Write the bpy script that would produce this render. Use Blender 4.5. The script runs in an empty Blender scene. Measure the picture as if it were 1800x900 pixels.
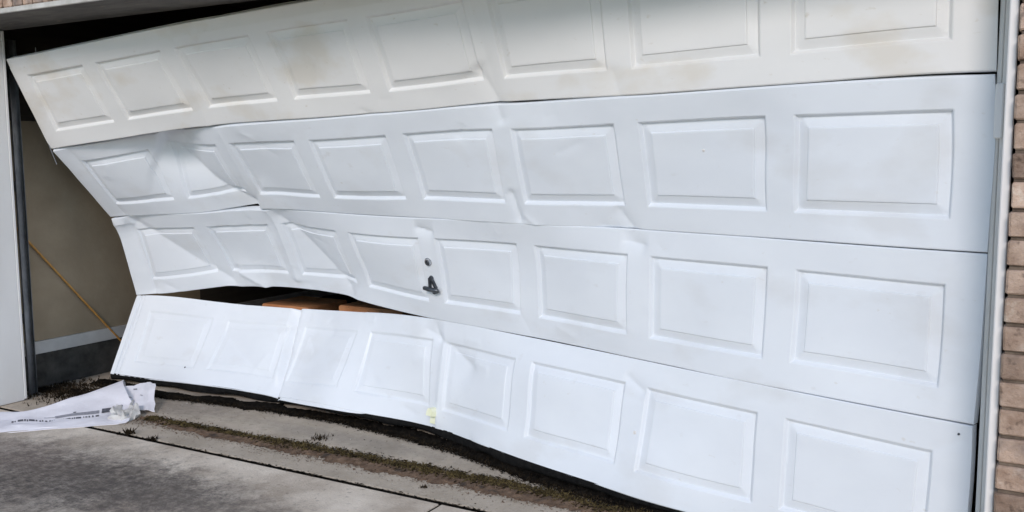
import bpy, math, random
import numpy as np
from mathutils import Vector, Matrix

random.seed(7)
rng = np.random.default_rng(7)
scene = bpy.context.scene
COL = scene.collection

# ------------------------------------------------------------------ camera
cam_data = bpy.data.cameras.new("camera")
cam = bpy.data.objects.new("camera", cam_data)
COL.objects.link(cam)
cam_data.sensor_width = 36.0
cam_data.lens = 32.477
cam_data.clip_start = 0.05
cam_data.clip_end = 2000.0
RX = (0.8700699, 0.4928892, -0.0062048)
RY = (0.0480351, -0.0973079, -0.9940945)
RZ = (-0.4905822, 0.8646337, -0.1083407)
cam.matrix_world = Matrix(((RX[0], -RY[0], -RZ[0], 5.00512),
                           (RX[1], -RY[1], -RZ[1], -3.09761),
                           (RX[2], -RY[2], -RZ[2], 1.36502),
                           (0, 0, 0, 1)))
scene.camera = cam

# ------------------------------------------------------------------ light
SUN_EL, SUN_AZ = 28.0, 166.0        # azimuth: degrees clockwise from +y, where the sun stands
SKY, SUN, SUN_ANGLE = 0.108, 1.2, 15.0
world = bpy.data.worlds.new("World")
scene.world = world
world.use_nodes = True
wn = world.node_tree
wn.nodes.clear()
sky = wn.nodes.new("ShaderNodeTexSky")
sky.sky_type = 'NISHITA'
sky.sun_disc = False
sky.sun_elevation = math.radians(SUN_EL)
sky.sun_rotation = math.radians(SUN_AZ)
sky.dust_density = 0.1
bg = wn.nodes.new("ShaderNodeBackground")
bg.inputs["Strength"].default_value = SKY
out = wn.nodes.new("ShaderNodeOutputWorld")
wn.links.new(sky.outputs[0], bg.inputs[0])
wn.links.new(bg.outputs[0], out.inputs[0])
sl = bpy.data.lights.new("sun", 'SUN')
sl.energy = SUN
sl.angle = math.radians(SUN_ANGLE)
sl.color = (1.0, 0.90, 0.84)
so = bpy.data.objects.new("sun", sl)
COL.objects.link(so)
az, el = math.radians(SUN_AZ), math.radians(SUN_EL)
to_sun = Vector((math.sin(az) * math.cos(el), math.cos(az) * math.cos(el), math.sin(el)))
so.rotation_euler = to_sun.to_track_quat('Z', 'Y').to_euler()
so.location = (0, -10, 10)
vsx = scene.view_settings
vsx.view_transform = 'Standard'
vsx.look = 'None'
vsx.gamma = 1.0
vsx.exposure = 0.64
vsx.use_curve_mapping = False
scene.cycles.max_bounces = 10
scene.cycles.diffuse_bounces = 6

# ------------------------------------------------------------------ materials
def mat(name, c1, c2=None, scale=6.0, rough=0.6, bump=0.0, bscale=60.0, metal=0.0, stretch=(1, 1, 1),
        lo=0.35, hi=0.65, detail=6.0, spots=None, vary=0.0, spec=0.5, coords='Object'):
    """noise-mixed two tone surface with fine relief; spots = (colour, scale, threshold, amount)"""
    m = bpy.data.materials.new(name)
    m.use_nodes = True
    nt = m.node_tree
    N, L = nt.nodes, nt.links
    b = N["Principled BSDF"]
    b.inputs["Roughness"].default_value = rough
    b.inputs["Metallic"].default_value = metal
    b.inputs["Specular IOR Level"].default_value = spec
    tc = N.new("ShaderNodeTexCoord")
    mp = N.new("ShaderNodeMapping")
    mp.inputs["Scale"].default_value = stretch
    L.new(tc.outputs[coords], mp.inputs[0])
    vec = mp.outputs[0]
    oi = N.new("ShaderNodeObjectInfo")
    if vary:
        ad = N.new("ShaderNodeVectorMath"); ad.operation = 'ADD'
        ml = N.new("ShaderNodeMath"); ml.operation = 'MULTIPLY'; ml.inputs[1].default_value = 37.0
        L.new(oi.outputs["Random"], ml.inputs[0])
        L.new(vec, ad.inputs[0]); L.new(ml.outputs[0], ad.inputs[1])
        vec = ad.outputs[0]
    col = None
    if c2 is not None:
        nz = N.new("ShaderNodeTexNoise")
        nz.inputs["Scale"].default_value = scale
        nz.inputs["Detail"].default_value = detail
        nz.inputs["Roughness"].default_value = 0.62
        L.new(vec, nz.inputs["Vector"])
        cr = N.new("ShaderNodeValToRGB")
        cr.color_ramp.elements[0].position = lo
        cr.color_ramp.elements[0].color = (*c1, 1)
        cr.color_ramp.elements[1].position = hi
        cr.color_ramp.elements[1].color = (*c2, 1)
        L.new(nz.outputs["Fac"], cr.inputs[0])
        col = cr.outputs[0]
    else:
        rgb = N.new("ShaderNodeRGB"); rgb.outputs[0].default_value = (*c1, 1)
        col = rgb.outputs[0]
    for sp in (spots or []):
        sc, ss, th, am = sp
        n2 = N.new("ShaderNodeTexNoise")
        n2.inputs["Scale"].default_value = ss
        n2.inputs["Detail"].default_value = 5.0
        L.new(vec, n2.inputs["Vector"])
        r2 = N.new("ShaderNodeMapRange")
        r2.inputs["From Min"].default_value = th
        r2.inputs["From Max"].default_value = th + 0.12
        r2.inputs["To Max"].default_value = am
        L.new(n2.outputs["Fac"], r2.inputs["Value"])
        mx = N.new("ShaderNodeMix"); mx.data_type = 'RGBA'
        L.new(r2.outputs[0], mx.inputs["Factor"])
        L.new(col, mx.inputs["A"])
        mx.inputs["B"].default_value = (*sc, 1)
        col = mx.outputs["Result"]
    if vary:
        hs = N.new("ShaderNodeHueSaturation")
        r3 = N.new("ShaderNodeMapRange")
        r3.inputs["To Min"].default_value = 1 - vary
        r3.inputs["To Max"].default_value = 1 + vary
        L.new(oi.outputs["Random"], r3.inputs["Value"])
        L.new(r3.outputs[0], hs.inputs["Value"])
        L.new(col, hs.inputs["Color"])
        col = hs.outputs[0]
    L.new(col, b.inputs["Base Color"])
    if bump:
        nb = N.new("ShaderNodeTexNoise")
        nb.inputs["Scale"].default_value = bscale
        nb.inputs["Detail"].default_value = 6.0
        nb.inputs["Roughness"].default_value = 0.65
        L.new(vec, nb.inputs["Vector"])
        bp = N.new("ShaderNodeBump")
        bp.inputs["Strength"].default_value = 1.0
        bp.inputs["Distance"].default_value = bump
        L.new(nb.outputs["Fac"], bp.inputs["Height"])
        L.new(bp.outputs[0], b.inputs["Normal"])
    return m

M = {}
M['paint'] = mat('white_door_paint', (.735, .77, .815), (.775, .81, .85), scale=2.2, rough=.42, bump=.00012, bscale=160,
                 stretch=(1, 1, 1.6), spots=[((.55, .5, .42), 26.0, .70, .40), ((.58, .57, .55), 2.6, .56, .26), ((.46, .42, .37), 12.0, .68, .22), ((.40, .37, .33), 90.0, .74, .35)], spec=.35)
M['paint_top'] = mat('cream_door_paint', (.775, .77, .755), (.81, .805, .79), scale=1.6, rough=.45, bump=.00012, bscale=160,
                     stretch=(1, 1, 1.6), spots=[((.5, .43, .31), 26.0, .68, .40), ((.62, .54, .41), 2.7, .53, .36), ((.40, .36, .28), 90.0, .73, .4)], spec=.35)  # creamier base with warm blotches, top section only
M['trim'] = mat('white_trim_paint', (.80, .78, .765), (.86, .845, .83), scale=5, rough=.5, bump=.0004, bscale=45,
                stretch=(1, 1, .25), spots=[((.42, .38, .32), 9.0, .66, .5)])
M['stop'] = mat('grey_stop_vinyl', (.68, .65, .61), (.78, .755, .72), scale=7, rough=.5, bump=.0003, bscale=60,
                stretch=(1, 1, .3), spots=[((.33, .3, .25), 14.0, .64, .5)])
M['brick'] = mat('tan_brick', (.34, .225, .16), (.60, .44, .34), scale=13, rough=.95, bump=.010, bscale=60, detail=9,
                 spots=[((.13, .085, .06), 34.0, .58, .8), ((.66, .56, .46), 26.0, .62, .6), ((.24, .20, .18), 7.0, .55, .6)], vary=.34)
M['mortar'] = mat('mortar', (.085, .06, .045), (.19, .145, .11), scale=20, rough=.95, bump=.003, bscale=80)
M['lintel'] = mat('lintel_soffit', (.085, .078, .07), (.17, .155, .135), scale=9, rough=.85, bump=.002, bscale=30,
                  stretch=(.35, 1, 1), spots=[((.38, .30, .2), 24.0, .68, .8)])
M['lintel_edge'] = mat('lintel_edge_paint', (.42, .40, .36), (.62, .6, .56), scale=10, rough=.7)
M['added_soffit'] = mat('added_eave_soffit', (.6, .57, .5), (.68, .65, .58), scale=4, rough=.7)
M['shingle'] = mat('roof_felt', (.08, .075, .07), (.14, .13, .12), scale=14, rough=.95)
M['drywall'] = mat('beige_drywall', (.30, .235, .16), (.37, .295, .205), scale=3.5, rough=.9, bump=.0015, bscale=40,
                   spots=[((.33, .28, .2), 6.0, .64, .4)])
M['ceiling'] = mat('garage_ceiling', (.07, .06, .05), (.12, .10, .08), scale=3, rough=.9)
M['wall_shade'] = mat('painted_wall_shade', (.035, .028, .022), (.075, .06, .045), scale=5, rough=.95, stretch=(1, .2, 3))  # interior shade put into the colour of the side wall
M['baseboard'] = mat('grey_baseboard', (.50, .49, .48), (.60, .59, .58), scale=8, rough=.6)
M['stem'] = mat('stem_wall_concrete', (.030, .028, .026), (.085, .08, .072), scale=9, rough=.95, bump=.004, bscale=40)
M['steel'] = mat('galvanised_steel', (.12, .125, .135), (.22, .225, .235), scale=22, rough=.38, metal=.8, stretch=(1, 1, .4),
                 bump=.0003, bscale=90)
M['iron'] = mat('dark_grey_metal', (.045, .05, .06), (.11, .12, .135), scale=40, rough=.4, metal=.6)
M['chrome'] = mat('lock_chrome', (.55, .56, .58), (.65, .66, .68), scale=40, rough=.22, metal=1.0)
M['rubber'] = mat('black_rubber', (.006, .006, .0065), (.015, .0145, .014), scale=30, rough=.9, spec=.12, bump=.001, bscale=60)
M['clip'] = mat('yellowed_plastic', (.86, .87, .58), (.90, .91, .72), scale=30, rough=.45)
M['pole'] = mat('yellow_wood', (.50, .235, .055), (.64, .33, .085), scale=14, rough=.5, stretch=(1, 4, .6))
M['card'] = mat('brown_cardboard', (.46, .185, .07), (.64, .30, .135), scale=7, rough=.85, bump=.001, bscale=40,
                spots=[((.10, .06, .04), 24.0, .60, .8)])
M['paper'] = mat('newsprint_white', (.74, .72, .76), (.84, .82, .86), scale=9, rough=.55, bump=.003, bscale=14)
M['paper_warm'] = mat('newsprint_dull', (.55, .53, .50), (.68, .66, .63), scale=12, rough=.6, bump=.003, bscale=22)
M['ink'] = mat('printed_ink', (.05, .05, .065), (.13, .13, .15), scale=60, rough=.7)
M['ink_grey'] = mat('printed_grey', (.22, .22, .25), (.33, .33, .36), scale=90, rough=.7)
M['dirt'] = mat('brown_dirt', (.085, .050, .030), (.21, .135, .085), scale=26, rough=1.0, bump=.008, bscale=60,
                spots=[((.035, .026, .02), 12.0, .56, .8)])
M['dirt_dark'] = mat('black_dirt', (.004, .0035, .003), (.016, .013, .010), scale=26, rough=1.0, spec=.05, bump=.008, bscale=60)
M['moss'] = mat('olive_moss', (.045, .034, .015), (.13, .098, .042), scale=14, rough=1.0, spec=.1)
M['moss_dark'] = mat('dark_moss', (.012, .009, .006), (.05, .036, .022), scale=14, rough=1.0, spec=.05)
M['soil'] = mat('lawn_soil', (.07, .09, .035), (.13, .14, .06), scale=3, rough=1.0)
M['fleck'] = mat('pale_chips', (.45, .42, .38), (.7, .68, .64), scale=40, rough=.8)

def concrete(name, base_lo, base_hi, stains):
    m = mat(name, base_lo, base_hi, scale=3.2, rough=.92, bump=.0045, bscale=95, lo=.34, hi=.66, detail=12,
            spots=[((.17, .145, .12), 38.0, .60, .50), ((.62, .58, .52), 60.0, .62, .45), ((.09, .08, .07), 130.0, .67, .6)])
    nt = m.node_tree; N, L = nt.nodes, nt.links
    b = N["Principled BSDF"]
    col = b.inputs["Base Color"].links[0].from_socket
    tc = [n for n in N if n.bl_idname == "ShaderNodeTexCoord"][0]
    for (x, y, rx, ry, c, amt) in stains:              # oil and tyre stains, each with a place of its own
        mp = N.new("ShaderNodeMapping")
        mp.inputs["Location"].default_value = (-x / rx, -y / ry, 0)
        mp.inputs["Scale"].default_value = (1 / rx, 1 / ry, 0)
        L.new(tc.outputs["Object"], mp.inputs[0])
        n = N.new("ShaderNodeTexNoise"); n.inputs["Scale"].default_value = 11.0; n.inputs["Detail"].default_value = 12
        n.inputs["Roughness"].default_value = .84
        L.new(tc.outputs["Object"], n.inputs["Vector"])
        ln = N.new("ShaderNodeVectorMath"); ln.operation = 'LENGTH'
        L.new(mp.outputs[0], ln.inputs[0])
        a = N.new("ShaderNodeMath"); a.operation = 'MULTIPLY_ADD'
        a.inputs[1].default_value = 2.6; L.new(n.outputs["Fac"], a.inputs[0])
        L.new(ln.outputs["Value"], a.inputs[2])
        r = N.new("ShaderNodeMapRange")
        r.inputs["From Min"].default_value = 2.5; r.inputs["From Max"].default_value = 1.75
        r.inputs["To Max"].default_value = amt
        L.new(a.outputs[0], r.inputs["Value"])
        n3 = N.new("ShaderNodeTexNoise"); n3.inputs["Scale"].default_value = 24.0; n3.inputs["Detail"].default_value = 10
        n3.inputs["Roughness"].default_value = .8
        L.new(tc.outputs["Object"], n3.inputs["Vector"])
        r4 = N.new("ShaderNodeMapRange")
        r4.inputs["From Min"].default_value = .40; r4.inputs["From Max"].default_value = .58; r4.inputs["To Min"].default_value = .55
        L.new(n3.outputs["Fac"], r4.inputs["Value"])
        mu = N.new("ShaderNodeMath"); mu.operation = 'MULTIPLY'
        L.new(r.outputs[0], mu.inputs[0]); L.new(r4.outputs[0], mu.inputs[1])
        mx = N.new("ShaderNodeMix"); mx.data_type = 'RGBA'
        L.new(mu.outputs[0], mx.inputs["Factor"]); L.new(col, mx.inputs["A"])
        mx.inputs["B"].default_value = (*c, 1)
        col = mx.outputs["Result"]
    L.new(col, b.inputs["Base Color"])
    return m

M['drive'] = concrete('driveway_concrete', (.43, .355, .28), (.76, .67, .56),
                      [(1.35, -.75, .75, .42, (.075, .062, .054), .96), (1.9, -.62, .62, .26, (.09, .073, .062), .92),
                       (2.5, -.72, .55, .22, (.15, .125, .105), .75), (.85, -.62, .5, .2, (.16, .12, .10), .6)])
M['apron'] = concrete('apron_concrete', (.34, .285, .22), (.52, .445, .36),
                      [(.9, .35, .5, .2, (.12, .10, .085), .6), (2.2, .30, .7, .1, (.19, .175, .155), .5)])

# ------------------------------------------------------------------ object helpers
ORIGIN = {}
def empty(name, label, cat, loc, group=None):
    o = bpy.data.objects.new(name, None)
    COL.objects.link(o)
    o.empty_display_size = .1
    o.location = loc
    ORIGIN[o.name] = Vector(loc)
    o['label'] = label; o['category'] = cat; o['kind'] = 'thing'
    if group: o['group'] = group
    return o

def obj(name, verts, faces, material, parent=None, smooth=False, angle=35, at=None):
    """one mesh object from world-space vertices; origin at `at` or at its parent's origin"""
    org = Vector(at) if at is not None else (ORIGIN[parent.name] if parent else Vector((0, 0, 0)))
    vv = [tuple(Vector(v) - org) for v in verts]
    me = bpy.data.meshes.new(name)
    me.from_pydata(vv, [], faces)
    mats = material if isinstance(material, (list, tuple)) else [material]
    for m_ in mats: me.materials.append(m_)
    me.validate()
    o = bpy.data.objects.new(name, me)
    COL.objects.link(o)
    if parent:
        o.parent = parent
        o.location = org - ORIGIN[parent.name]
    else:
        o.location = org
    ORIGIN[o.name] = org
    if smooth:
        me.polygons.foreach_set('use_smooth', [True] * len(me.polygons))
        me.set_sharp_from_angle(angle=math.radians(angle))
    return o

def tag(o, label=None, cat=None, group=None, kind=None):
    if label: o['label'] = label
    if cat: o['category'] = cat
    if group: o['group'] = group
    if kind: o['kind'] = kind
    return o

class MB:
    def __init__(s): s.v = []; s.f = []
    def add(s, v, f):
        n = len(s.v); s.v += [tuple(p) for p in v]; s.f += [tuple(i + n for i in q) for q in f]
        return s
    def box(s, x0, x1, y0, y1, z0, z1):
        return s.add([(x0, y0, z0), (x1, y0, z0), (x1, y1, z0), (x0, y1, z0), (x0, y0, z1), (x1, y0, z1), (x1, y1, z1), (x0, y1, z1)],
                     [(0, 3, 2, 1), (4, 5, 6, 7), (0, 1, 5, 4), (1, 2, 6, 5), (2, 3, 7, 6), (3, 0, 4, 7)])
    def bbox(s, x0, x1, y0, y1, z0, z1, b):
        """box with chamfered edges"""
        pts = []; idx = {}
        for ix, x in enumerate((x0, x1)):
            for iy, y in enumerate((y0, y1)):
                for iz, z in enumerate((z0, z1)):
                    sx, sy, sz = 1 - 2 * ix, 1 - 2 * iy, 1 - 2 * iz
                    for a in range(3):
                        p = [x + sx * b, y + sy * b, z + sz * b]
                        p[a] = (x, y, z)[a]
                        idx[(ix, iy, iz, a)] = len(pts); pts.append(p)
        F = []
        for a in range(3):
            o1, o2 = [(1, 2), (0, 2), (0, 1)][a]
            for sgn in (0, 1):
                def g(p, q):
                    k = [0, 0, 0]; k[a] = sgn; k[o1] = p; k[o2] = q
                    return idx[(*k, a)]
                F.append((g(0, 0), g(1, 0), g(1, 1), g(0, 1)))
        for a in range(3):                       # edge chamfers along axis a
            o1, o2 = [(1, 2), (0, 2), (0, 1)][a]
            for p in (0, 1):
                for q in (0, 1):
                    def g(e, which):
                        k = [0, 0, 0]; k[a] = e; k[o1] = p; k[o2] = q
                        return idx[(*k, which)]
                    F.append((g(0, o1), g(1, o1), g(1, o2), g(0, o2)))
        for ix in (0, 1):
            for iy in (0, 1):
                for iz in (0, 1):
                    F.append(tuple(idx[(ix, iy, iz, a)] for a in range(3)))
        return s.add(pts, F)
    def tube(s, pts, r, n=10, cap=True):
        pts = [Vector(p) for p in pts]; rings = []
        for i, p in enumerate(pts):
            d = (pts[min(i + 1, len(pts) - 1)] - pts[max(i - 1, 0)]).normalized()
            a = d.orthogonal().normalized() if i == 0 else (prev - d * prev.dot(d)).normalized()
            prev = a
            b = d.cross(a)
            rr = r[i] if isinstance(r, (list, tuple)) else r
            rings.append([p + (a * math.cos(t) + b * math.sin(t)) * rr for t in [2 * math.pi * k / n for k in range(n)]])
        V = [q for R_ in rings for q in R_]
        F = [(i * n + k, i * n + (k + 1) % n, (i + 1) * n + (k + 1) % n, (i + 1) * n + k) for i in range(len(pts) - 1) for k in range(n)]
        if cap: F += [tuple(range(n))[::-1], tuple((len(pts) - 1) * n + k for k in range(n))]
        return s.add(V, F)
    def build(s, name, material, parent=None, **k):
        o = obj(name, s.v, s.f, material, parent, **k)
        import bmesh
        bm = bmesh.new(); bm.from_mesh(o.data); bmesh.ops.recalc_face_normals(bm, faces=bm.faces); bm.to_mesh(o.data); bm.free()
        return o

# ------------------------------------------------------------------ ground and slabs
XL, XR, YO = .075, 4.945, -.35            # opening edges and the outer face of the brick
JY = -.168                                # expansion joint between driveway and garage slab
def slab(name, x0, x1, y0, y1, z, material, depth=.12, nx=1, ny=1, edge=.003):
    b = MB().bbox(x0, x1, y0, y1, z - depth, z, edge)
    o = b.build(name, material)
    tag(o, kind='structure')
    return o
g = obj('ground', [(-900, -900, -.13), (900, -900, -.13), (900, 900, -.13), (-900, 900, -.13)], [(0, 1, 2, 3)], M['soil'])
tag(g, kind='structure')
slab('driveway', 0 - 1.2, 3.0125, -9.0, JY - .015, 0.0, M['drive'])
slab('driveway', 3.0255, 6.6, -9.0, JY - .015, 0.0, M['drive'])
slab('garage_floor', -.3, 5.4, JY + .015, 6.3, 0.001, M['apron'])
jf = obj('joint_soil', [(-1.2, JY - .0149, -.0045), (6.6, JY - .0149, -.0045), (6.6, JY + .0149, -.0045), (-1.2, JY + .0149, -.0045)], [(0, 1, 2, 3)], M['dirt_dark'])
tag(jf, kind='structure')
jc = obj('joint_soil', [(3.0, -9, -.006), (3.04, -9, -.006), (3.04, JY - .02, -.006), (3.0, JY - .02, -.006)], [(0, 1, 2, 3)], M['dirt_dark'])
tag(jc, kind='structure')

# ------------------------------------------------------------------ brickwork
BL, BH, BJ, BD = .194, .0660, .0102, .09
COURSE = BH + BJ
def brick_mesh(name, sx, sy, sz, seed):
    r = random.Random(seed)
    b = MB().bbox(0, sx, 0, sy, 0, sz, .0045)
    v = [tuple(c + r.uniform(-.0014, .0014) for c in p) for p in b.v]
    me = bpy.data.meshes.new(name); me.from_pydata(v, [], b.f); me.materials.append(M['brick']); me.validate()
    import bmesh
    bm = bmesh.new(); bm.from_mesh(me); bmesh.ops.recalc_face_normals(bm, faces=bm.faces); bm.to_mesh(me); bm.free()
    return me
full = [brick_mesh('brick', BL, BD, BH, k) for k in range(5)]
half = [brick_mesh('brick', BD, BD, BH, 20 + k) for k in range(3)]
sold = [brick_mesh('brick', BH, BD, BL, 40 + k) for k in range(5)]
def brick(me, x, y, z, parent):
    o = bpy.data.objects.new('brick', me)
    COL.objects.link(o); o.parent = parent
    o.location = Vector((x, y, z)) - ORIGIN[parent.name]
    o.rotation_euler = (random.uniform(-.008, .008), random.uniform(-.006, .006), random.uniform(-.012, .012))
    return o
Z0 = .0205                                # phase of the courses
NC = 27
rw = empty('brick_wall', 'tan brick pier to the right of the white door frame', 'wall', (4.95, YO, 0))
MB().box(4.9525, 6.55, YO + .010, YO + .34, -.12, 2.06).build('mortar', M['mortar'], rw)
for c in range(NC):
    z = Z0 + c * COURSE - .02
    x = 4.947 + random.uniform(-.002, .002)
    if c % 2: brick(random.choice(half), x, YO + random.uniform(-.002, .002), z, rw); x += BD + BJ
    while x < 6.45:
        brick(random.choice(full), x, YO + random.uniform(-.002, .002), z, rw); x += BL + BJ
lw = empty('brick_wall', 'tan brick pier beyond the left edge of the door opening', 'wall', (-.0, YO, 0))
MB().box(-1.6, .045, YO + .012, YO + .34, -.12, 2.06).build('mortar', M['mortar'], lw)
bb = MB()
for c in range(NC):
    z = Z0 + c * COURSE - .02; x = .05 - (BD if c % 2 else BL)
    if c % 2: bb.bbox(x, x + BD, YO, YO + BD, z, z + BH, .0045); x -= BL + BJ
    while x > -1.6:
        bb.bbox(x, x + BL, YO, YO + BD, z, z + BH, .0045); x -= BL + BJ
tag(bb.build('brickwork', M['brick'], lw), kind='stuff')
hw = empty('brick_wall', 'brick wall band above the dark lintel at the top left', 'wall', (0, YO, 2.09))
MB().box(-1.6, 6.55, YO + .012, YO + .34, 2.082, 2.72).build('mortar', M['mortar'], hw)
x = -.35
while x < 5.3:
    brick(random.choice(sold), x, YO + random.uniform(-.003, .003), 2.086, hw); x += COURSE
bb = MB()
for c in range(5):
    z = 2.086 + BL + BJ + c * COURSE; x = -1.6 - (BL / 2 if c % 2 else 0)
    while x < 6.4:
        bb.bbox(x, x + BL, YO, YO + BD, z, z + BH, .0045); x += BL + BJ
tag(bb.build('brickwork', M['brick'], hw), kind='stuff')

# out-of-view eave, added and sized to block sky light
ev = empty('sky_block_eave', 'unseen roof overhang added above the garage opening to block sky light', 'roof', (2.5, YO, 2.70))
MB().box(-1.8, 6.8, YO - .22, YO - .001, 2.66, 2.685).build('added_soffit', M['added_soffit'], ev)
MB().box(-1.8, 6.8, YO - .245, YO - .221, 2.62, 2.80).build('added_fascia', M['trim'], ev)
ra = MB().add([(-1.8, YO - .3, 2.80), (6.8, YO - .3, 2.80), (6.8, 6.5, 5.2), (-1.8, 6.5, 5.2),
               (-1.8, YO - .3, 2.84), (6.8, YO - .3, 2.84), (6.8, 6.5, 5.24), (-1.8, 6.5, 5.24)],
              [(0, 3, 2, 1), (4, 5, 6, 7), (0, 1, 5, 4), (1, 2, 6, 5), (2, 3, 7, 6), (3, 0, 4, 7)])
ra.build('added_roof_slope', M['shingle'], ev)

# ------------------------------------------------------------------ garage interior
sw = empty('side_wall', 'beige garage side wall seen through the gap at the left', 'wall', (-.12, 3, 0))
MB().box(-.24, -.12, .021, 1.45, .285, 1.58).build('drywall', M['drywall'], sw)
MB().box(-.24, -.119, 1.451, 6.3, .285, 1.579).build('deep_wall_shade', M['wall_shade'], sw)  # added dark stretch of wall, standing in for the unlit depth
MB().box(-.24, -.119, .021, 6.3, 1.581, 2.45).build('upper_wall_shade', M['wall_shade'], sw)  # added dark band, standing in for the shade high on the wall
MB().box(-.24, -.104, .021, 6.3, .21, .284).build('baseboard', M['baseboard'], sw)
MB().box(-.24, -.112, .021, 6.3, .0015, .209).build('stem_wall', M['stem'], sw)
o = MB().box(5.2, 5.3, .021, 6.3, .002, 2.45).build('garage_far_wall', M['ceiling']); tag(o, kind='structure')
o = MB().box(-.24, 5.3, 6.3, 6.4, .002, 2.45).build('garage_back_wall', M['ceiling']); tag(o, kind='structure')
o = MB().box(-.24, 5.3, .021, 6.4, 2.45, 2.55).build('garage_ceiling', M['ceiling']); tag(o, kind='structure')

# ------------------------------------------------------------------ door frame
fr = empty('door_frame', 'white painted timber frame round the garage opening', 'door frame', (2.5, -.05, 0))
MB().bbox(.047, XL, -.22, -.013, .004, 2.055, .002).build('jamb', M['trim'], fr)
MB().bbox(.045, XL + .002, -.012, .003, .010, 2.055, .002).build('door_stop', M['trim'], fr)
MB().bbox(-.05, .029, .004, .0205, .010, 2.3, .002).build('casing', M['trim'], fr)
MB().bbox(.030, .052, .0045, .022, .010, 2.05, .003).build('weatherstrip', M['rubber'], fr)
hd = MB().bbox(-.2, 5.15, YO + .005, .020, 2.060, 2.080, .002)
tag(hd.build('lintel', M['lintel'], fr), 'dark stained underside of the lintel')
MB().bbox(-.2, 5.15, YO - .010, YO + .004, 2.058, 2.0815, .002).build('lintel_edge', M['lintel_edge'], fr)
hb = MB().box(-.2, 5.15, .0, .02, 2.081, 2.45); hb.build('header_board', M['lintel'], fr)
tag(MB().bbox(4.9215, 4.9440, -.305, .055, .004, 2.055, .003).build('jamb', M['trim'], fr))
tag(MB().bbox(4.903, 4.918, -.012, .060, .004, 2.055, .003).build('door_stop', M['stop'], fr), 'dull grey stop moulding beside the right door edge')
tag(MB().bbox(4.888, 4.902, .004, .060, .004, 2.055, .003).build('seal_strip', M['stop'], fr), 'narrow grey seal strip beside the right door edge')
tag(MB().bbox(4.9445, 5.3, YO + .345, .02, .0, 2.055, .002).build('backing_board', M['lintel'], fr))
tag(MB().bbox(4.8865, 4.9095, -.022, -.013, 1.405, 1.566, .004).build('seal_block', M['trim'], fr), 'short pale vinyl block on the right stop')

# steel track inside the left jamb
tk = empty('steel_track', 'galvanised steel door track standing inside the left jamb', 'track', (.075, .08, 0))
tb = MB()
def channel(path, wd=.026, dp=.05, th=.003):
    pass
tb.box(.004, .007, .055, .098, .004, 2.02)
tb.box(.0072, .022, .052, .055, .004, 2.02)
tb.box(.0072, .026, .0982, .101, .004, 2.02)
tb.build('rail', M['steel'], tk)
for zb in (1.18, .42):
    MB().box(-.118, .003, .062, .066, zb, zb + .06).build('bracket', M['steel'], tk)
ca = MB().tube([(.11, .16, 1.98), (.105, .17, 1.80), (.10, .19, 1.62), (.112, .20, 1.45), (.15, .22, 1.33)], .0022, 6)
tag(ca.build('lift_cable', M['steel'], None, smooth=True, at=(.11, .16, 1.98)), 'slack thin steel cable hanging inside the left jamb', 'cable')

# pole leaning on the side wall
pl = MB().tube([(-.108, .10, .985), (-.106, .52, .485), (-.103, .925, .006)], .0062, 10)
tag(pl.build('wooden_pole', M['pole'], None, smooth=True, at=(-.103, .925, .006)), 'thin yellow pole leaning on the beige garage side wall', 'pole')

# boxes behind the gap
def carton(x0, x1, y0, y1, h, label):
    t = empty('cardboard_box', label, 'box', ((x0 + x1) / 2, (y0 + y1) / 2, .002), 'brown boxes behind the door')
    MB().bbox(x0, x1, y0, y1, .002, h, .003).build('carton', M['card'], t)
    MB().box(x0 + .006, (x0 + x1) / 2 - .002, y0 + .006, y1 - .006, h, h + .004).build('flap', M['card'], t)
    MB().box((x0 + x1) / 2 + .002, x1 - .006, y0 + .006, y1 - .006, h, h + .004).build('flap', M['card'], t)
carton(.86, 1.24, 1.06, 1.42, .458, 'left of two brown boxes glimpsed through the dark slot in the door')
carton(1.49, 1.95, 1.04, 1.40, .497, 'right of two brown boxes glimpsed through the dark slot in the door')

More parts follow.
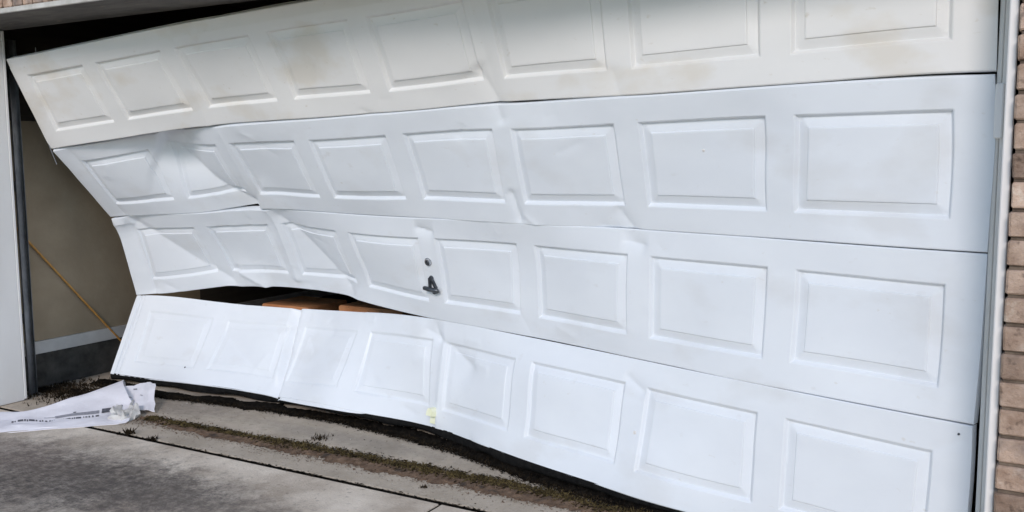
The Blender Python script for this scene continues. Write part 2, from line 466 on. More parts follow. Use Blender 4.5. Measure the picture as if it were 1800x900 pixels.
# ------------------------------------------------------------------ the buckled door
# rest shape of each bent section: 18 stations along the width x 4 across the height, in mm
DOOR = np.array((
  79,-1,1903,85,39,1811,107,177,1500,114,215,1414,
  195,-5,1908,201,37,1817,221,179,1511,229,217,1425,
  682,-20,1935,688,26,1846,707,192,1551,713,237,1468,
  777,-20,1941,783,27,1852,802,196,1559,807,242,1477,
  1265,-14,1975,1270,35,1887,1288,215,1600,1292,262,1519,
  1360,-12,1981,1364,38,1894,1383,223,1608,1387,268,1525,
  1850,-7,2007,1854,41,1919,1869,202,1624,1873,242,1537,
  1945,-4,2012,1950,48,1927,1964,204,1628,1967,239,1539,
  2434,-14,2034,2438,28,1943,2450,169,1637,2454,208,1552,
  2529,-19,2036,2532,23,1945,2545,164,1639,2549,203,1554,
  3014,-16,2065,3019,22,1972,3034,148,1662,3038,183,1574,
  3109,-9,2075,3114,27,1982,3130,146,1666,3133,177,1577,
  3596,14,2104,3600,29,2006,3611,80,1670,3614,94,1577,
  3691,15,2107,3695,28,2008,3706,73,1671,3708,85,1578,
  4178,-3,2120,4181,4,2021,4189,27,1682,4192,34,1588,
  4273,-4,2123,4276,2,2023,4284,22,1684,4286,28,1590,
  4762,-4,2135,4763,-3,2035,4767,1,1696,4769,3,1601,
  4877,-1,2134,4878,-1,2034,4884,0,1694,4886,0,1600,
  131,212,1409,131,279,1333,132,506,1077,133,568,1007,
  245,237,1424,245,299,1346,246,517,1084,247,580,1014,
  727,325,1489,725,383,1412,721,548,1117,727,602,1038,
  818,348,1501,820,416,1427,815,552,1122,821,604,1042,
  1294,280,1517,1297,333,1433,1300,525,1156,1307,587,1082,
  1388,273,1520,1392,332,1437,1397,531,1161,1402,585,1084,
  1873,241,1534,1876,290,1445,1883,468,1156,1887,521,1081,
  1967,237,1536,1970,284,1446,1977,455,1155,1982,509,1079,
  2453,206,1552,2457,252,1462,2462,401,1160,2466,443,1076,
  2548,202,1555,2552,247,1466,2557,393,1162,2561,430,1075,
  3036,181,1573,3038,211,1478,3040,319,1159,3044,351,1071,
  3131,172,1574,3131,194,1476,3134,305,1159,3138,336,1071,
  3613,94,1577,3617,129,1483,3621,239,1164,3624,266,1075,
  3708,85,1578,3712,119,1485,3716,225,1165,3718,250,1074,
  4193,36,1589,4199,65,1495,4195,134,1163,4198,151,1070,
  4287,28,1591,4292,51,1495,4287,114,1162,4291,131,1069,
  4770,6,1597,4778,20,1498,4780,40,1158,4775,38,1064,
  4882,-1,1596,4889,-1,1497,4887,2,1158,4885,3,1065,
  140,573,1003,137,603,910,126,702,593,123,729,506,
  252,587,1014,251,628,923,242,739,602,238,768,513,
  732,605,1041,735,663,960,732,828,663,733,866,576,
  826,607,1045,829,668,966,828,846,675,829,880,586,
  1311,598,1078,1319,657,995,1322,821,698,1324,861,613,
  1406,593,1079,1414,652,996,1419,817,699,1420,853,613,
  1886,519,1082,1888,557,988,1898,710,688,1898,739,597,
  1980,506,1080,1981,538,985,1992,692,682,1991,716,590,
  2466,442,1077,2468,473,983,2464,571,659,2466,599,569,
  2561,430,1077,2564,464,984,2559,557,659,2560,580,567,
  3045,351,1077,3050,388,986,3037,452,657,3036,465,563,
  3139,335,1076,3143,368,984,3132,435,654,3130,445,561,
  3623,263,1078,3619,268,979,3606,306,645,3608,320,552,
  3717,247,1076,3714,254,977,3702,287,642,3702,297,549,
  4199,151,1071,4197,156,972,4184,165,633,4181,163,540,
  4292,132,1069,4292,139,970,4279,145,634,4275,141,539,
  4774,38,1062,4775,40,961,4767,46,624,4760,40,530,
  4885,3,1063,4884,2,963,4875,5,624,4871,6,532,
  122,735,508,133,684,425,172,513,142,183,466,65,
  236,768,510,246,722,422,277,560,128,285,513,48,
  727,848,492,732,795,405,756,600,132,761,546,55,
  823,860,489,828,808,401,849,605,134,854,550,57,
  1319,877,495,1320,822,409,1330,641,129,1330,590,49,
  1415,876,498,1418,832,407,1423,645,122,1423,590,49,
  1897,769,535,1894,721,445,1891,538,164,1890,493,80,
  1990,745,544,1988,703,452,1985,547,155,1983,500,72,
  2464,598,571,2462,583,474,2467,545,141,2465,529,46,
  2558,579,570,2558,571,471,2558,523,139,2557,508,45,
  3035,460,565,3024,426,470,3017,354,145,3010,329,51,
  3128,439,563,3117,402,470,3109,328,141,3101,301,49,
  3609,320,552,3603,298,456,3587,219,129,3578,187,36,
  3703,298,549,3698,278,452,3678,195,124,3671,167,32,
  4180,162,542,4174,154,444,4165,133,105,4163,126,12,
  4274,139,540,4270,134,442,4260,121,105,4258,115,11,
  4758,39,528,4760,37,427,4748,28,90,4746,25,-4,
  4868,4,529,4870,4,429,4863,4,89,4862,4,-4,
), float).reshape(4, 18, 4, 3) / 1000.0

PW, PITCH, DW, DH = .488, .583, 4.80, .5333
E0 = (DW - 7 * PITCH - PW) / 2
VT, VB = .100, .440
US = [0.0]
for k in range(8): US += [E0 + k * PITCH, E0 + k * PITCH + PW]
US = np.array(US + [DW]); VS = np.array([0, VT, VB, DH])

def herm(xs, Ps, q):
    xs = np.asarray(xs); q = np.asarray(q, float)
    sh = (-1,) + (1,) * (Ps.ndim - 1)
    h = (xs[1:] - xs[:-1]).reshape(sh); d = (Ps[1:] - Ps[:-1]) / h
    m = np.empty_like(Ps); m[0] = d[0]; m[-1] = d[-1]
    m[1:-1] = (d[:-1] * h[1:] + d[1:] * h[:-1]) / (h[1:] + h[:-1])
    i = np.clip(np.searchsorted(xs, q, side='right') - 1, 0, len(xs) - 2)
    hh = xs[i + 1] - xs[i]; t = ((q - xs[i]) / hh).reshape(sh); hh = hh.reshape(sh)
    return (2 * t**3 - 3 * t**2 + 1) * Ps[i] + (t**3 - 2 * t**2 + t) * hh * m[i] + (-2 * t**3 + 3 * t**2) * Ps[i + 1] + (t**3 - t**2) * hh * m[i + 1]

def surf(s, U, V):
    return herm(VS, herm(US, DOOR[s], U).transpose(1, 0, 2), V).transpose(1, 0, 2)

def smooth_noise(U, V, seed, fu, fv):
    r = np.random.default_rng(seed)
    g = r.normal(size=(64, 32))
    def ev(x, y):
        i = np.floor(x).astype(int); j = np.floor(y).astype(int)
        a, b = x - i, y - j
        a = a * a * (3 - 2 * a); b = b * b * (3 - 2 * b)
        G = lambda p, q: g[p % 64, q % 32]
        return (G(i, j) * (1 - a) + G(i + 1, j) * a) * (1 - b) + (G(i, j + 1) * (1 - a) + G(i + 1, j + 1) * a) * b
    return ev(U * fu + 7.3, V * fv + 3.1)

# folds: section, start (u,v), end (u,v), depth in m (inward +), falloff left / right of the line, fade of the ends
FOLDS = [
    (0, (2.93, .40), (2.985, .533), .012, .10, .035, .05),
    (0, (1.30, .10), (1.225, .533), -.006, .05, .03, .10),
    (0, (2.95, .0), (2.985, .42), .004, .03, .03, .10),
    (0, (3.54, .45), (3.56, .533), .004, .06, .03, .05),
    (1, (.70, .10), (1.195, .505), .036, .16, .09, .05),
    (1, (1.26, .05), (1.235, .47), -.004, .03, .03, .10),
    (1, (2.975, .40), (2.99, .50), .010, .022, .022, .04),
    (1, (2.975, .0), (2.99, .06), .008, .05, .03, .04),
    (1, (3.49, .46), (3.54, .533), .007, .05, .03, .04),
    (2, (.16, .06), (.66, .47), .023, .12, .10, .12),
    (2, (1.31, .06), (1.66, .46), .025, .12, .10, .12),
    (2, (1.255, .0), (1.235, .46), -.012, .03, .05, .04),
    (2, (.10, .06), (.125, .50), .014, .09, .03, .06),
    (2, (.0, .035), (.10, .05), -.016, .03, .03, .04),
    (1, (.10, .05), (.12, .50), .006, .06, .03, .06),
    (2, (.78, .44), (.96, .533), -.012, .03, .06, .04),
    (2, (2.36, .055), (2.43, .07), .010, .030, .020, .03),
    (2, (3.51, .045), (3.58, .06), .008, .030, .020, .03),
    (3, (1.205, .02), (1.262, .533), .030, .06, .010, .05),
    (3, (1.15, .05), (1.20, .40), -.010, .03, .03, .08),
    (3, (2.36, .075), (2.60, .18), .013, .10, .035, .10),
    (3, (2.36, .03), (2.40, .10), .008, .02, .03, .03),
    (3, (2.425, .10), (2.42, .48), -.011, .025, .06, .10),
    (3, (.66, .15), (1.10, .43), .010, .10, .10, .12),
    (3, (3.53, .08), (3.60, .12), .006, .03, .02, .03),
    (3, (4.68, .10), (4.77, .05), .002, .012, .012, .02),
]
fr_ = random.Random(21)
for q, ua, ub_, n_ in ((1, .15, 1.5, 9), (2, .05, 2.0, 14), (3, .7, 2.8, 14), (0, .9, 3.2, 5), (2, 2.2, 3.7, 6), (1, 2.4, 3.7, 6)):
    for _ in range(n_):                                # small kinks scattered over the damaged stretch
        u_, v_ = fr_.uniform(ua, ub_), fr_.choice((fr_.uniform(.0, .10), fr_.uniform(.43, .53), fr_.uniform(.1, .43)))
        t_, l_ = fr_.uniform(-1.2, 1.2), fr_.uniform(.03, .11)
        FOLDS.append((q, (u_, v_), (u_ + l_ * math.cos(t_), v_ + l_ * math.sin(t_)), fr_.choice((1, 1, -1)) * fr_.uniform(.0012, .0042), fr_.uniform(.012, .04), fr_.uniform(.008, .03), fr_.uniform(.02, .05)))
def folds(s, U, V):
    h = np.zeros_like(U)
    for (q, a, b, dep, wl, wr, fade) in FOLDS:
        if q != s: continue
        dx, dy = b[0] - a[0], b[1] - a[1]; L = math.hypot(dx, dy); dx /= L; dy /= L
        t = (U - a[0]) * dx + (V - a[1]) * dy
        d = (U - a[0]) * dy - (V - a[1]) * dx          # + on the upper-right side of a line running down-right
        w = np.clip((t + fade) / fade, 0, 1) * np.clip((L + fade - t) / fade, 0, 1)
        w = w * w * (3 - 2 * w)
        dd = np.sqrt(d * d + .0018**2) - .0018
        h -= 1.42 * dep * w * np.exp(-np.where(d > 0, dd / wr, dd / wl))
    return h

PROFILE = ([0, .004, .0125, .015, .043, .046, .049, .0515, 9], [0, -.0016, -.0135, -.0145, -.0062, -.0056, -.0010, -.0004, -.0004])
def relief(s, U, V):
    h = np.zeros_like(U)
    for k in range(8):
        u0 = E0 + k * PITCH; u1 = u0 + PW
        d = np.minimum(np.minimum(U - u0, u1 - U), np.minimum(V - VT, VB - V))
        flat_ = (1 if s < 3 else (.42 if k < 3 else .6 if k < 5 else .85))     # the bottom section's embossing is pulled flat
        h = np.where(d > 0, flat_ * np.interp(d, *PROFILE), h)
    e0, e1 = V - .0022, DH - .0022 - V                    # rolled edges at the joints
    a0, a1 = ((.004, .005), (.006, .006), (.0025, .0025), (.002, .002))[s], ((.005, .005), (.0025, .0025), (.002, .002), (.004, .004))[s]
    h = h - a0[0] * np.clip(1 - e0 / a0[1], 0, 1)**2 - a1[0] * np.clip(1 - e1 / a1[1], 0, 1)**2
    if s == 3: h = h - .007 * np.exp(-((U - .030) / .005)**2) - .004 * np.exp(-((U - .052) / .004)**2)
    if s == 0: h = h - .0035 * np.clip((.052 - V) / .006, 0, 1)
    return h

def lines(a, b, first, last, step):
    """grid lines from a to b that keep the profile's own lines near both ends"""
    L = [a + p for p in first] + [b - p for p in last]
    lo = a + (first[-1] if first else 0); hi = b - (last[-1] if last else 0)
    n = max(1, int(round((hi - lo) / step)))
    L += [lo + (hi - lo) * i / n for i in range(n + 1)]
    return L
PR = [0, .004, .008, .0125, .015, .024, .034, .043, .046, .049, .0515, .058]
ug = [.022, .026, .028, .030, .032, .034, .038, .046, .050, .052, .054, .058]; prev = 0.0
for k in range(8):
    u0 = E0 + k * PITCH
    ug += lines(prev, u0, [0] if k else [0, .004, .01], [0, .004], .009)
    ug += lines(u0, u0 + PW, PR, PR, .011)
    prev = u0 + PW
ug += lines(prev, DW, [0, .004], [0, .004, .01], .009)
vg = lines(.0022, VT, [0, .0012, .003, .005, .0075, .046, .052, .058], [0, .004], .009) + lines(VT, VB, PR, PR, .0095) + lines(VB, DH - .0022, [0, .004], [0, .0012, .003, .005, .0075], .009)
ug = np.unique(np.round(ug, 5)); vg = np.unique(np.round(vg, 5))

SURF = {}
def section_points(s, U, V, offset=0.0):
    B = surf(s, U, V)
    du = surf(s, np.clip(U + .006, 0, DW), V) - surf(s, np.clip(U - .006, 0, DW), V)
    dv = surf(s, U, np.clip(V + .006, 0, DH)) - surf(s, U, np.clip(V - .006, 0, DH))
    n = np.cross(dv, du)                     # points out of the garage
    n /= np.linalg.norm(n, axis=-1, keepdims=True)
    n *= np.sign((n * np.array([0, -1, 0.15])).sum(-1, keepdims=True))
    return B, n
def frame(s, u, v):
    """point, along, down, outward at (u, v) on a section"""
    U = np.array([u]); V = np.array([v])
    B, n = section_points(s, U, V)
    a = surf(s, np.array([u + .01]), V)[0, 0] - surf(s, np.array([u - .01]), V)[0, 0]
    a /= np.linalg.norm(a); n0 = n[0, 0]
    d = np.cross(n0, a); d /= np.linalg.norm(d)
    if d[2] > 0: d = -d
    UU, VV = np.meshgrid(U, V, indexing='ij')
    h = relief(s, UU, VV) + folds(s, UU, VV)
    return Vector(B[0, 0] + n0 * h[0, 0]), Vector(a), Vector(d), Vector(n0)

door = empty('garage_door', 'white sectional garage door buckled and pushed inward at its left', 'garage door', (2.5, .3, 0))
SEC = []
seclabel = ['top section with its left end dropped and tilted outward', 'second section from the top, folded near its left end',
            'third section from the top with lock and handle, bowed upward at the left', 'bottom section split away from the one above and creased']
for s in range(4):
    UU, VV = np.meshgrid(ug, vg, indexing='ij')
    B, n = section_points(s, ug, vg)
    h = relief(s, UU, VV) + folds(s, UU, VV)
    h += .0016 * smooth_noise(UU, VV, 11 + s, 3.1, 6.0) + .0007 * smooth_noise(UU, VV, 31 + s, 9.0, 13.0)
    P = B + n * h[..., None]
    # the upper joint stands open towards the right, the two below are nearly shut
    if s: P[:, 0] += (B[:, 0] - B[:, 1]) * ((.0, .0, .75, .75)[s])
    if s in (1, 2): P[:, -1] += (B[:, -1] - B[:, -2]) * .75
    nu, nv = len(ug), len(vg)
    uc = (ug[1:] + ug[:-1]) / 2; vc = (vg[1:] + vg[:-1]) / 2
    pan = np.full((nu - 1, nv - 1), -1)
    for k in range(8):
        u0 = E0 + k * PITCH
        m_ = np.outer((uc > u0) & (uc < u0 + PW), (vc > VT) & (vc < VB))
        pan[m_] = k
    idx = lambda i, j: i * nv + j
    flat = P.reshape(-1, 3)
    def sub(mask):
        F = [(idx(i, j), idx(i, j + 1), idx(i + 1, j + 1), idx(i + 1, j)) for i, j in zip(*np.nonzero(mask))]
        used = sorted({q for f_ in F for q in f_}); re = {q: i for i, q in enumerate(used)}
        return [tuple(flat[q]) for q in used], [tuple(re[q] for q in f_) for f_ in F]
    v, f = sub(pan < 0)
    # back skin and rim
    ub = ug[::4] if (nu - 1) % 4 == 0 else np.append(ug[::4], ug[-1])
    Bb, nb_ = section_points(s, ub, np.linspace(.002, DH - .002, 7))
    hb = folds(s, *np.meshgrid(ub, np.linspace(.002, DH - .002, 7), indexing='ij'))
    Pb = Bb + nb_ * (hb[..., None] - .034)
    o0 = len(v); nbv = 7
    v += [tuple(q) for q in Pb.reshape(-1, 3)]
    f += [(o0 + i * nbv + j, o0 + (i + 1) * nbv + j, o0 + (i + 1) * nbv + j + 1, o0 + i * nbv + j + 1) for i in range(len(ub) - 1) for j in range(nbv - 1)]
    ring = [(i, 0) for i in range(nu)] + [(nu - 1, j) for j in range(1, nv)] + [(i, nv - 1) for i in range(nu - 2, -1, -1)] + [(0, j) for j in range(nv - 2, 0, -1)]
    o1 = len(v); nr = len(ring)
    v += [tuple(P[i, j]) for i, j in ring] + [tuple(P[i, j] - n[i, j] * .034) for i, j in ring]
    f += [(o1 + q, o1 + (q + 1) % nr, o1 + nr + (q + 1) % nr, o1 + nr + q) for q in range(nr)]
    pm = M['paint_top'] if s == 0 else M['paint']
    sec = obj('door_section', v, f, pm, door, smooth=True, angle=32)
    sec['label'] = seclabel[s]
    SEC.append(sec)
    for k in range(8):
        v, f = sub(pan == k)
        obj('panel', v, f, pm, sec, smooth=True, angle=32)

# lock and T handle on the third section
def oriented(s, u, v, sc=1.0):
    p, a, d, n = frame(s, u, v)
    return lambda x, y, z: tuple(p + a * (x * sc) + d * (y * sc) + n * (z * sc))      # x right, y down, z out
T = oriented(2, 2.388, .226)
lk = MB()
def disc(T, cx, cy, r, z0, z1, n=20, r2=None):
    r2 = r if r2 is None else r2
    V = [T(cx + r * math.cos(t), cy + r * math.sin(t), z0) for t in [2 * math.pi * k / n for k in range(n)]]
    V += [T(cx + r2 * math.cos(t), cy + r2 * math.sin(t), z1) for t in [2 * math.pi * k / n for k in range(n)]]
    return V, [(k, (k + 1) % n, n + (k + 1) % n, n + k) for k in range(n)] + [tuple(range(n, 2 * n)), tuple(range(n))[::-1]]
lk.add(*disc(T, 0, 0, .0205, -.002, .004)); lk.add(*disc(T, 0, 0, .0185, .004, .012, r2=.015))
lk.build('lock_ring', M['chrome'], SEC[2], smooth=True, angle=40)
lk = MB(); lk.add(*disc(T, .001, .003, .0135, .0121, .0150, r2=.011))
def pbox(T, x0, x1, y0, y1, z0, z1):
    c = [T(x, y, z) for z in (z0, z1) for (x, y) in ((x0, y0), (x1, y0), (x1, y1), (x0, y1))]
    return c, [(0, 3, 2, 1), (4, 5, 6, 7), (0, 1, 5, 4), (1, 2, 6, 5), (2, 3, 7, 6), (3, 0, 4, 7)]
lk.build('lock_cylinder', M['iron'], SEC[2], smooth=True, angle=40)
T = oriented(2, 2.392, .337, .86)
hn = MB()
hn.add(*disc(T, 0, -.030, .016, -.002, .010, r2=.013))
def leg(x0, y0, x1, y1, w0, w1, z0, z1):
    dx, dy = x1 - x0, y1 - y0; L = math.hypot(dx, dy); px, py = -dy / L, dx / L
    q = [(x0 + px * w0, y0 + py * w0), (x0 - px * w0, y0 - py * w0), (x1 - px * w1, y1 - py * w1), (x1 + px * w1, y1 + py * w1)]
    c = [T(x, y, z) for z in (z0, z1) for x, y in q]
    return c, [(0, 3, 2, 1), (4, 5, 6, 7), (0, 1, 5, 4), (1, 2, 6, 5), (2, 3, 7, 6), (3, 0, 4, 7)]
hn.add(*leg(-.004, -.034, -.017, .026, .0075, .0065, .004, .018))
hn.add(*leg(.006, -.034, .026, .026, .0075, .0070, .004, .018))
hn.tube([T(-.052, .022, .022), T(-.046, .0225, .026), T(-.01, .028, .028), T(.03, .032, .028), T(.046, .034, .026), T(.052, .034, .022)],
        [.007, .0105, .0115, .0115, .0105, .007], 12)
hn.add(*disc(T, .018, .045, .017, .002, .026, r2=.013))
hn.build('pull_handle', M['iron'], SEC[2], smooth=True, angle=40)
# yellowed clip and small bolts
T = oriented(3, 2.395, .462)
cl = MB(); q = [(-.022, -.012), (-.012, -.03), (.012, -.03), (.022, -.012), (.023, .012), (-.024, .012)]
c = [T(x, y, -.001) for x, y in q] + [T(x * .85, y * .85, .034) for x, y in q]
cl.add(c, [(5, 4, 3, 2, 1, 0), (6, 7, 8, 9, 10, 11)] + [(i, (i + 1) % 6, 6 + (i + 1) % 6, 6 + i) for i in range(6)])
cl.add(*pbox(T, -.016, .016, .0125, .048, -.001, .006))
tag(cl.build('lift_clip', M['clip'], SEC[3], smooth=True, angle=30), 'yellowish white plastic clip near the bottom edge')
for (s, u, v, r, mm) in ((3, 3.59, .291, .008, 'stop'), (3, 4.76, .034, .004, 'iron'), (1, 3.862, .221, .005, 'stop'), (3, .53, .436, .006, 'iron')):
    T = oriented(s, u, v); b_ = MB(); b_.add(*disc(T, 0, 0, r, -.001, .003, 12, r * .7)); b_.build('bolt_head', M[mm], SEC[s], smooth=True)

# rubber seal hanging under the bottom section
ub = np.linspace(0, DW, 120)
Bq, nq = section_points(3, ub, np.array([DH - .002]))
bot = Bq[:, 0]; nn = nq[:, 0]
hq = folds(3, *np.meshgrid(ub, np.array([DH - .002]), indexing='ij'))[:, 0]
bot = bot + nn * hq[:, None]
drop = .034 + .008 * smooth_noise(ub, ub * 0, 77, 6, 1)
sv = []
for i in range(len(ub)):
    p, q = bot[i], nn[i].copy(); q[2] = 0; q /= np.linalg.norm(q)
    zb = max(.004, p[2] - drop[i])
    sv += [tuple(p - q * .003 + np.array([0, 0, .006])), tuple(p - q * .001 + np.array([0, 0, (zb - p[2]) * .5])), tuple(np.array([p[0], p[1], zb]) - q * .012),
           tuple(np.array([p[0], p[1], zb]) - q * .026), tuple(p - q * .03 + np.array([0, 0, .006]))]
sf = [(i * 5 + k, (i + 1) * 5 + k, (i + 1) * 5 + k + 1, i * 5 + k + 1) for i in range(len(ub) - 1) for k in range(4)]
obj('bottom_seal', sv, sf, M['rubber'], SEC[3], smooth=True, angle=60)
# torn retainer lip
tv = []; ut = np.linspace(1.27, 1.98, 24)
for u in ut:
    w = math.sin(math.pi * min(1, (u - 1.27) / .71 * .8 + .2)) ** .6
    p, a, d, n_ = frame(3, float(u), DH - .004)
    e = p + Vector((0, 0, -.026 * w)) + n_ * (.016 * w)
    m_ = p + Vector((0, 0, -.012 * w)) + n_ * (.004 * w)
    tv += [tuple(p + n_ * .001), tuple(m_), tuple(e), tuple(e - n_ * .003 + Vector((0, 0, -.001)))]
tf = [(i * 4 + k, (i + 1) * 4 + k, (i + 1) * 4 + k + 1, i * 4 + k + 1) for i in range(len(ut) - 1) for k in range(3)]
tag(obj('bottom_retainer', tv, tf, M['paint'], SEC[3], smooth=True, angle=50), 'torn pale lip hanging under the crease')
# dark gap seal between top two sections at the right is the shadow of the open joint itself

# ------------------------------------------------------------------ dirt, moss and debris
def ribbon(name, material, xs, yc, hw, height, z0=.0022, ny=9, seed=1):
    r = np.random.default_rng(seed); V = []
    jit0 = smooth_noise(xs, xs * 0, seed, 9, 1) * .28 + smooth_noise(xs, xs * 0 + 3, seed + 1, 90, 1) * .16
    jit1 = smooth_noise(xs, xs * 0, seed + 2, 9, 1) * .28 + smooth_noise(xs, xs * 0 + 3, seed + 3, 90, 1) * .16
    for i, x in enumerate(xs):
        a = yc[i] - hw[i] * (1 + jit0[i]); b = yc[i] + hw[i] * (1 + jit1[i])
        for j in range(ny):
            t = j / (ny - 1); prof = math.sin(math.pi * t) ** .7
            V.append((x, a + (b - a) * t, z0 + prof * height * (1 + .5 * r.normal()) * .8 if 0 < j < ny - 1 else z0))
    F = [(i * ny + j, (i + 1) * ny + j, (i + 1) * ny + j + 1, i * ny + j + 1) for i in range(len(xs) - 1) for j in range(ny - 1)]
    o = obj(name, V, F, material, smooth=True, angle=80)
    tag(o, kind='stuff')
    return o
xs = np.arange(.95, 4.95, .008)
yc = np.interp(xs, [.95, 1.3, 1.6, 2.0, 2.3, 2.7, 3.2, 3.6, 4.9], [.075, .045, .05, .058, .062, .058, .075, .05, .06])
hw_ = np.interp(xs, [.95, 1.1, 1.4, 2, 2.7, 3.4, 4.9], [.012, .03, .032, .05, .052, .055, .04])
tag(ribbon('dirt_strip', M['dirt'], xs, yc, hw_, .006, seed=3), 'brown dirt line on the concrete in front of the bent door', 'dirt')
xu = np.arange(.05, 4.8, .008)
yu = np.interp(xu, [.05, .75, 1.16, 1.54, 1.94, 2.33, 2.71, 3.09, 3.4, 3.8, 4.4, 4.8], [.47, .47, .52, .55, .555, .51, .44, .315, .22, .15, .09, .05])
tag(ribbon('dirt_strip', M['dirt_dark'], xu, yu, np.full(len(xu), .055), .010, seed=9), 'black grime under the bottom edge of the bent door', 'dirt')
xk = np.arange(-.08, .5, .008)
tag(ribbon('dirt_strip', M['dirt_dark'], xk, np.interp(xk, [-.08, .5], [.20, .30]), np.full(len(xk), .05), .012, seed=15), 'black grime on the floor behind the left jamb', 'dirt')

def clumps(name, material, n, place, size, blade, label, cat):
    """many small leaning blades and crumbs"""
    V = []; F = []
    for _ in range(n):
        x, y, z = place()
        sz = size * rng.uniform(.4, 1.3)
        a = rng.uniform(0, 6.283); lean = rng.uniform(.1, 1.1)
        if blade:
            c, s_ = math.cos(a), math.sin(a); w = sz * .22
            tip = (x + c * sz * lean, y + s_ * sz * lean, z + sz)
            k = len(V); V += [(x - s_ * w, y + c * w, z), (x + s_ * w, y - c * w, z), tip, (x + c * sz * lean * .4, y + s_ * sz * lean * .4, z + sz * .55)]
            F += [(k, k + 1, k + 3), (k + 1, k + 2, k + 3), (k + 2, k, k + 3)]
        else:
            k = len(V); pts = rng.normal(size=(4, 3)) * sz * .6
            V += [(x + p[0], y + p[1], max(.001, z + abs(p[2]) * .7)) for p in pts]
            F += [(k, k + 1, k + 2), (k, k + 2, k + 3), (k, k + 3, k + 1), (k + 1, k + 3, k + 2)]
    o = obj(name, V, F, material); tag(o, label, cat, kind='stuff'); return o
def on_moss(spread=.016, dens=None):
    def f():
        while True:
            x = rng.uniform(1.0, 4.3)
            d = .25 + .75 * (0.5 + .5 * math.sin(x * 7.0 + 1.3 * math.sin(x * 3.1))) * (.5 + .5 * math.sin(x * 31.0 + 2 * math.sin(x * 13.0)))
            if rng.uniform() < d: break
        y = np.interp(x, [1.05, 1.18, 1.57, 1.95, 2.27, 2.6, 2.9, 3.17, 3.45, 3.6, 4.3], [.078, .075, .092, .092, .117, .104, .110, .121, .098, .072, .07])
        return x, y + rng.normal() * spread * (1.4 if x > 1.8 else .9), .004
    return f
clumps('moss', M['moss'], 9000, on_moss(.016), .0085, False, 'olive moss along the back of the brown dirt line', 'moss')
clumps('moss', M['moss'], 2600, on_moss(.016), .013, True, 'short olive sprigs standing in the moss line', 'moss')
clumps('moss', M['moss_dark'], 9000, on_moss(.020), .0080, False, 'dark dry moss mixed into the brown dirt line', 'moss')
clumps('crumbs', M['dirt'], 16000, lambda: (lambda x: (x, .055 + rng.normal() * .042, .002))(rng.uniform(.95, 4.4)), .005, False, 'brown crumbs of soil scattered on the concrete', 'soil')
def near_door():
    x = rng.uniform(.1, 4.3)
    y = np.interp(x, xu, yu) - .05 + rng.normal() * .020
    return x, y, .003
clumps('crumbs', M['dirt_dark'], 14000, near_door, .007, False, 'black crumbs of soil along the foot of the bent door', 'litter')
clumps('crumbs', M['moss_dark'], 5500, near_door, .010, True, 'dark leaf litter along the foot of the bent door', 'litter')
clumps('crumbs', M['moss_dark'], 2600, lambda: (rng.uniform(-.1, .42), .24 + rng.normal() * .10, .003), .017, True, 'dark leaf litter in the corner behind the left jamb', 'litter')
clumps('crumbs', M['moss_dark'], 1500, lambda: (rng.uniform(.6, 4.0), JY + rng.normal() * .007, -.005), .007, False, 'dark growth in the joint of the driveway', 'litter')
clumps('crumbs', M['dirt_dark'], 900, lambda: (rng.uniform(.3, 4.0), rng.uniform(-.16, .42), .002), .0035, False, 'fine dark specks on the concrete by the door', 'litter')
clumps('crumbs', M['fleck'], 160, lambda: (rng.uniform(.6, 3.6), rng.uniform(-.1, .42), .002), .004, False, 'pale paint chips on the concrete by the door', 'litter')
def tuft(x, y, n, sp, hgt, label):
    clumps('weed_tuft', M['moss_dark'], n, lambda: (x + rng.normal() * sp, y + rng.normal() * sp, .002), hgt, True, label, 'weed')
tuft(2.03, .24, 90, .022, .014, 'small dark weed tuft on the concrete below the door crease')
tuft(1.145, -.155, 40, .008, .03, 'upright brown weed growing from the driveway joint by the newspaper')
tuft(1.33, -.165, 45, .010, .02, 'low brown weed in the driveway joint, right of the upright one')
tuft(2.86, -.07, 40, .007, .010, 'tiny dark clump on the pale strip near the slab joint')

# ------------------------------------------------------------------ newspaper by the left jamb
npb = empty('newspaper', 'crumpled white newspaper lying in front of the left jamb', 'newspaper', (.6, -.1, 0))
def sheet(name, rows, material, thick=.004, parent=npb, nu=26, nv=12, wob=.004, seed=5):
    """thick bent sheet through rows of control points"""
    A = np.array(rows, float)
    R_ = herm(np.linspace(0, 1, A.shape[0]), A, np.linspace(0, 1, nv)).transpose(1, 0, 2)
    G = herm(np.linspace(0, 1, A.shape[1]), R_, np.linspace(0, 1, nu))
    uu, vv = np.meshgrid(np.linspace(0, 1, nu), np.linspace(0, 1, nv), indexing='ij')
    G[..., 2] += wob * smooth_noise(uu, vv, seed, 7, 5); G[..., 1] += wob * smooth_noise(uu, vv, seed + 1, 6, 6)
    du = np.gradient(G, axis=0); dv = np.gradient(G, axis=1); n = np.cross(du, dv); n /= np.linalg.norm(n, axis=-1, keepdims=True) + 1e-9
    G2 = G - n * thick
    N0 = nu * nv
    V = [tuple(p) for p in G.reshape(-1, 3)] + [tuple(p) for p in G2.reshape(-1, 3)]
    I = lambda i, j: i * nv + j
    F = []
    for i in range(nu - 1):
        for j in range(nv - 1):
            F += [(I(i, j), I(i + 1, j), I(i + 1, j + 1), I(i, j + 1)), (N0 + I(i, j), N0 + I(i, j + 1), N0 + I(i + 1, j + 1), N0 + I(i + 1, j))]
    for i in range(nu - 1):
        for j in (0, nv - 1): F.append((I(i, j), I(i + 1, j), N0 + I(i + 1, j), N0 + I(i, j)))
    for j in range(nv - 1):
        for i in (0, nu - 1): F.append((I(i, j), I(i, j + 1), N0 + I(i, j + 1), N0 + I(i, j)))
    o = obj(name, V, F, material, parent, smooth=True, angle=40)
    return o, G, n
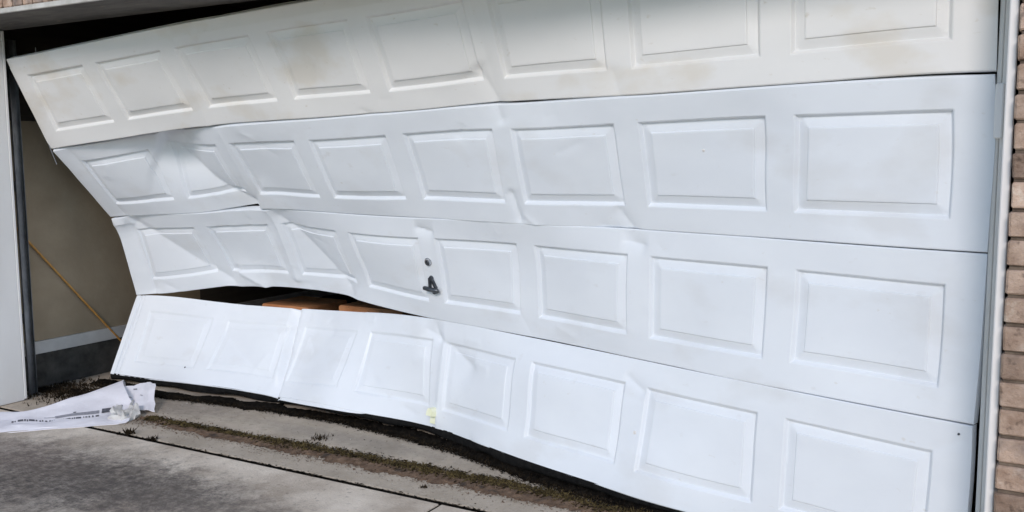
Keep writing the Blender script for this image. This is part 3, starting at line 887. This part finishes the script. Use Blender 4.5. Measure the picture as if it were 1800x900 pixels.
ROWS = [[(0.393, -0.557, 0.003), (0.513, -0.426, 0.003), (0.662, -0.279, 0.003), (0.805, -0.122, 0.003), (0.947, 0.037, 0.003)],
        [(0.289, -0.496, 0.022), (0.410, -0.362, 0.022), (0.577, -0.221, 0.024), (0.727, -0.063, 0.026), (0.819, 0.134, 0.030)],
        [(0.224, -0.458, 0.036), (0.376, -0.340, 0.036), (0.527, -0.186, 0.045), (0.621, -0.000, 0.065), (0.749, 0.152, 0.080)],
        [(0.174, -0.429, 0.040), (0.324, -0.307, 0.042), (0.482, -0.188, 0.055), (0.542, 0.006, 0.085), (0.551, 0.278, 0.115)],
        [(0.144, -0.379, 0.004), (0.294, -0.257, 0.004), (0.452, -0.138, 0.004), (0.512, 0.056, 0.004), (0.521, 0.328, 0.004)]]
INN = [[(0.434, -0.552, 0.002), (0.615, -0.401, 0.002), (0.764, -0.254, 0.002), (0.917, -0.104, 0.002), (0.979, -0.036, 0.002)],
        [(0.400, -0.532, 0.012), (0.572, -0.373, 0.012), (0.725, -0.226, 0.013), (0.872, -0.070, 0.014), (0.944, 0.012, 0.012)],
        [(0.298, -0.472, 0.020), (0.472, -0.309, 0.020), (0.614, -0.149, 0.020), (0.740, 0.030, 0.020), (0.814, 0.108, 0.020)]]
nsheet, G, gn = sheet('front_page', ROWS, M['paper'], nu=44, nv=18, wob=.0065, seed=5)
nsheet['label'] = 'white outer sheet folded over with a printed edge'
FL = [[(0.723, 0.089, 0.022), (0.851, 0.115, 0.020), (0.960, 0.143, 0.012)],
        [(0.674, 0.143, 0.060), (0.753, 0.206, 0.055), (0.833, 0.257, 0.050)],
        [(0.629, 0.195, 0.097), (0.668, 0.283, 0.095), (0.692, 0.383, 0.092)]]
fsheet, G2_, gn2 = sheet('loose_page', FL, M['paper'], thick=.003, nu=14, nv=8, wob=.006, seed=15)
CR = [[(0.863, -0.043, 0.003), (0.954, -0.030, 0.003), (0.952, 0.052, 0.003)],
        [(0.837, -0.032, 0.030), (0.925, -0.017, 0.032), (0.930, 0.071, 0.026)],
        [(0.790, 0.018, 0.045), (0.855, 0.046, 0.050), (0.850, 0.128, 0.045)],
        [(0.750, 0.076, 0.035), (0.777, 0.116, 0.035), (0.765, 0.184, 0.030)]]
sheet('crumpled_corner', CR, M['paper_warm'], thick=.004, nu=26, nv=16, wob=.011, seed=25)
sheet('inner_page', INN, M['paper'], thick=.003, nu=24, nv=10, wob=.006, seed=35)
if gn[20, 8, 2] < 0: gn = -gn
gn2 = gn2 if gn2[7, 4, 1] < 0 else -gn2
def on_sheet(G, n, u, v, lift=.0022):
    nu_, nv_ = G.shape[:2]
    x, y = u * (nu_ - 1), v * (nv_ - 1); i, j = min(int(x), nu_ - 2), min(int(y), nv_ - 2); a, b = x - i, y - j
    p = (G[i, j] * (1 - a) + G[i + 1, j] * a) * (1 - b) + (G[i, j + 1] * (1 - a) + G[i + 1, j + 1] * a) * b
    return tuple(p + n[i, j] * lift)
def print_marks(G, n, rects):
    V = []; F = []
    for (u0, u1, v0, v1) in rects:
        k = max(1, int((u1 - u0) * 120)); b0 = len(V)
        for q in range(k + 1):
            u = u0 + (u1 - u0) * q / k
            V += [on_sheet(G, n, u, v0), on_sheet(G, n, u, v1)]
        F += [(b0 + 2 * q, b0 + 2 * q + 2, b0 + 2 * q + 3, b0 + 2 * q + 1) for q in range(k)]
    return V, F
rr = random.Random(3); rects = []; u = .12
while u < .80:
    w = rr.choice([.006, .012, .018, .030, .008]); rects.append((u, u + w, .125 + rr.uniform(-.008, .008), .165 + rr.uniform(-.01, .006))); u += w + rr.choice([.004, .006, .012])
rects += [(.90, .935, .31, .335), (.66, .675, .28, .30)]
V, F = print_marks(G, gn, rects); tag(obj('printed_text', V, F, M['ink'], npb), kind='stuff')
V, F = print_marks(G, gn, [(.50, .62, .235, .25), (.56, .80, .205, .27)]); tag(obj('printed_block', V, F, M['ink_grey'], npb), kind='stuff')
V, F = print_marks(G, gn, [(.815, .92, .20, .29)]); obj('printed_block', V, F, M['ink'], npb)
rects = [(.03, .05, .38, .55), (.02, .06, .72, .84), (.26, .36, .44, .48), (.40, .50, .80, .86), (.60, .66, .52, .56), (.14, .20, .60, .63)]
V, F = print_marks(G2_, gn2, rects); tag(obj('printed_block', V, F, M['ink_grey'], npb), kind='stuff')
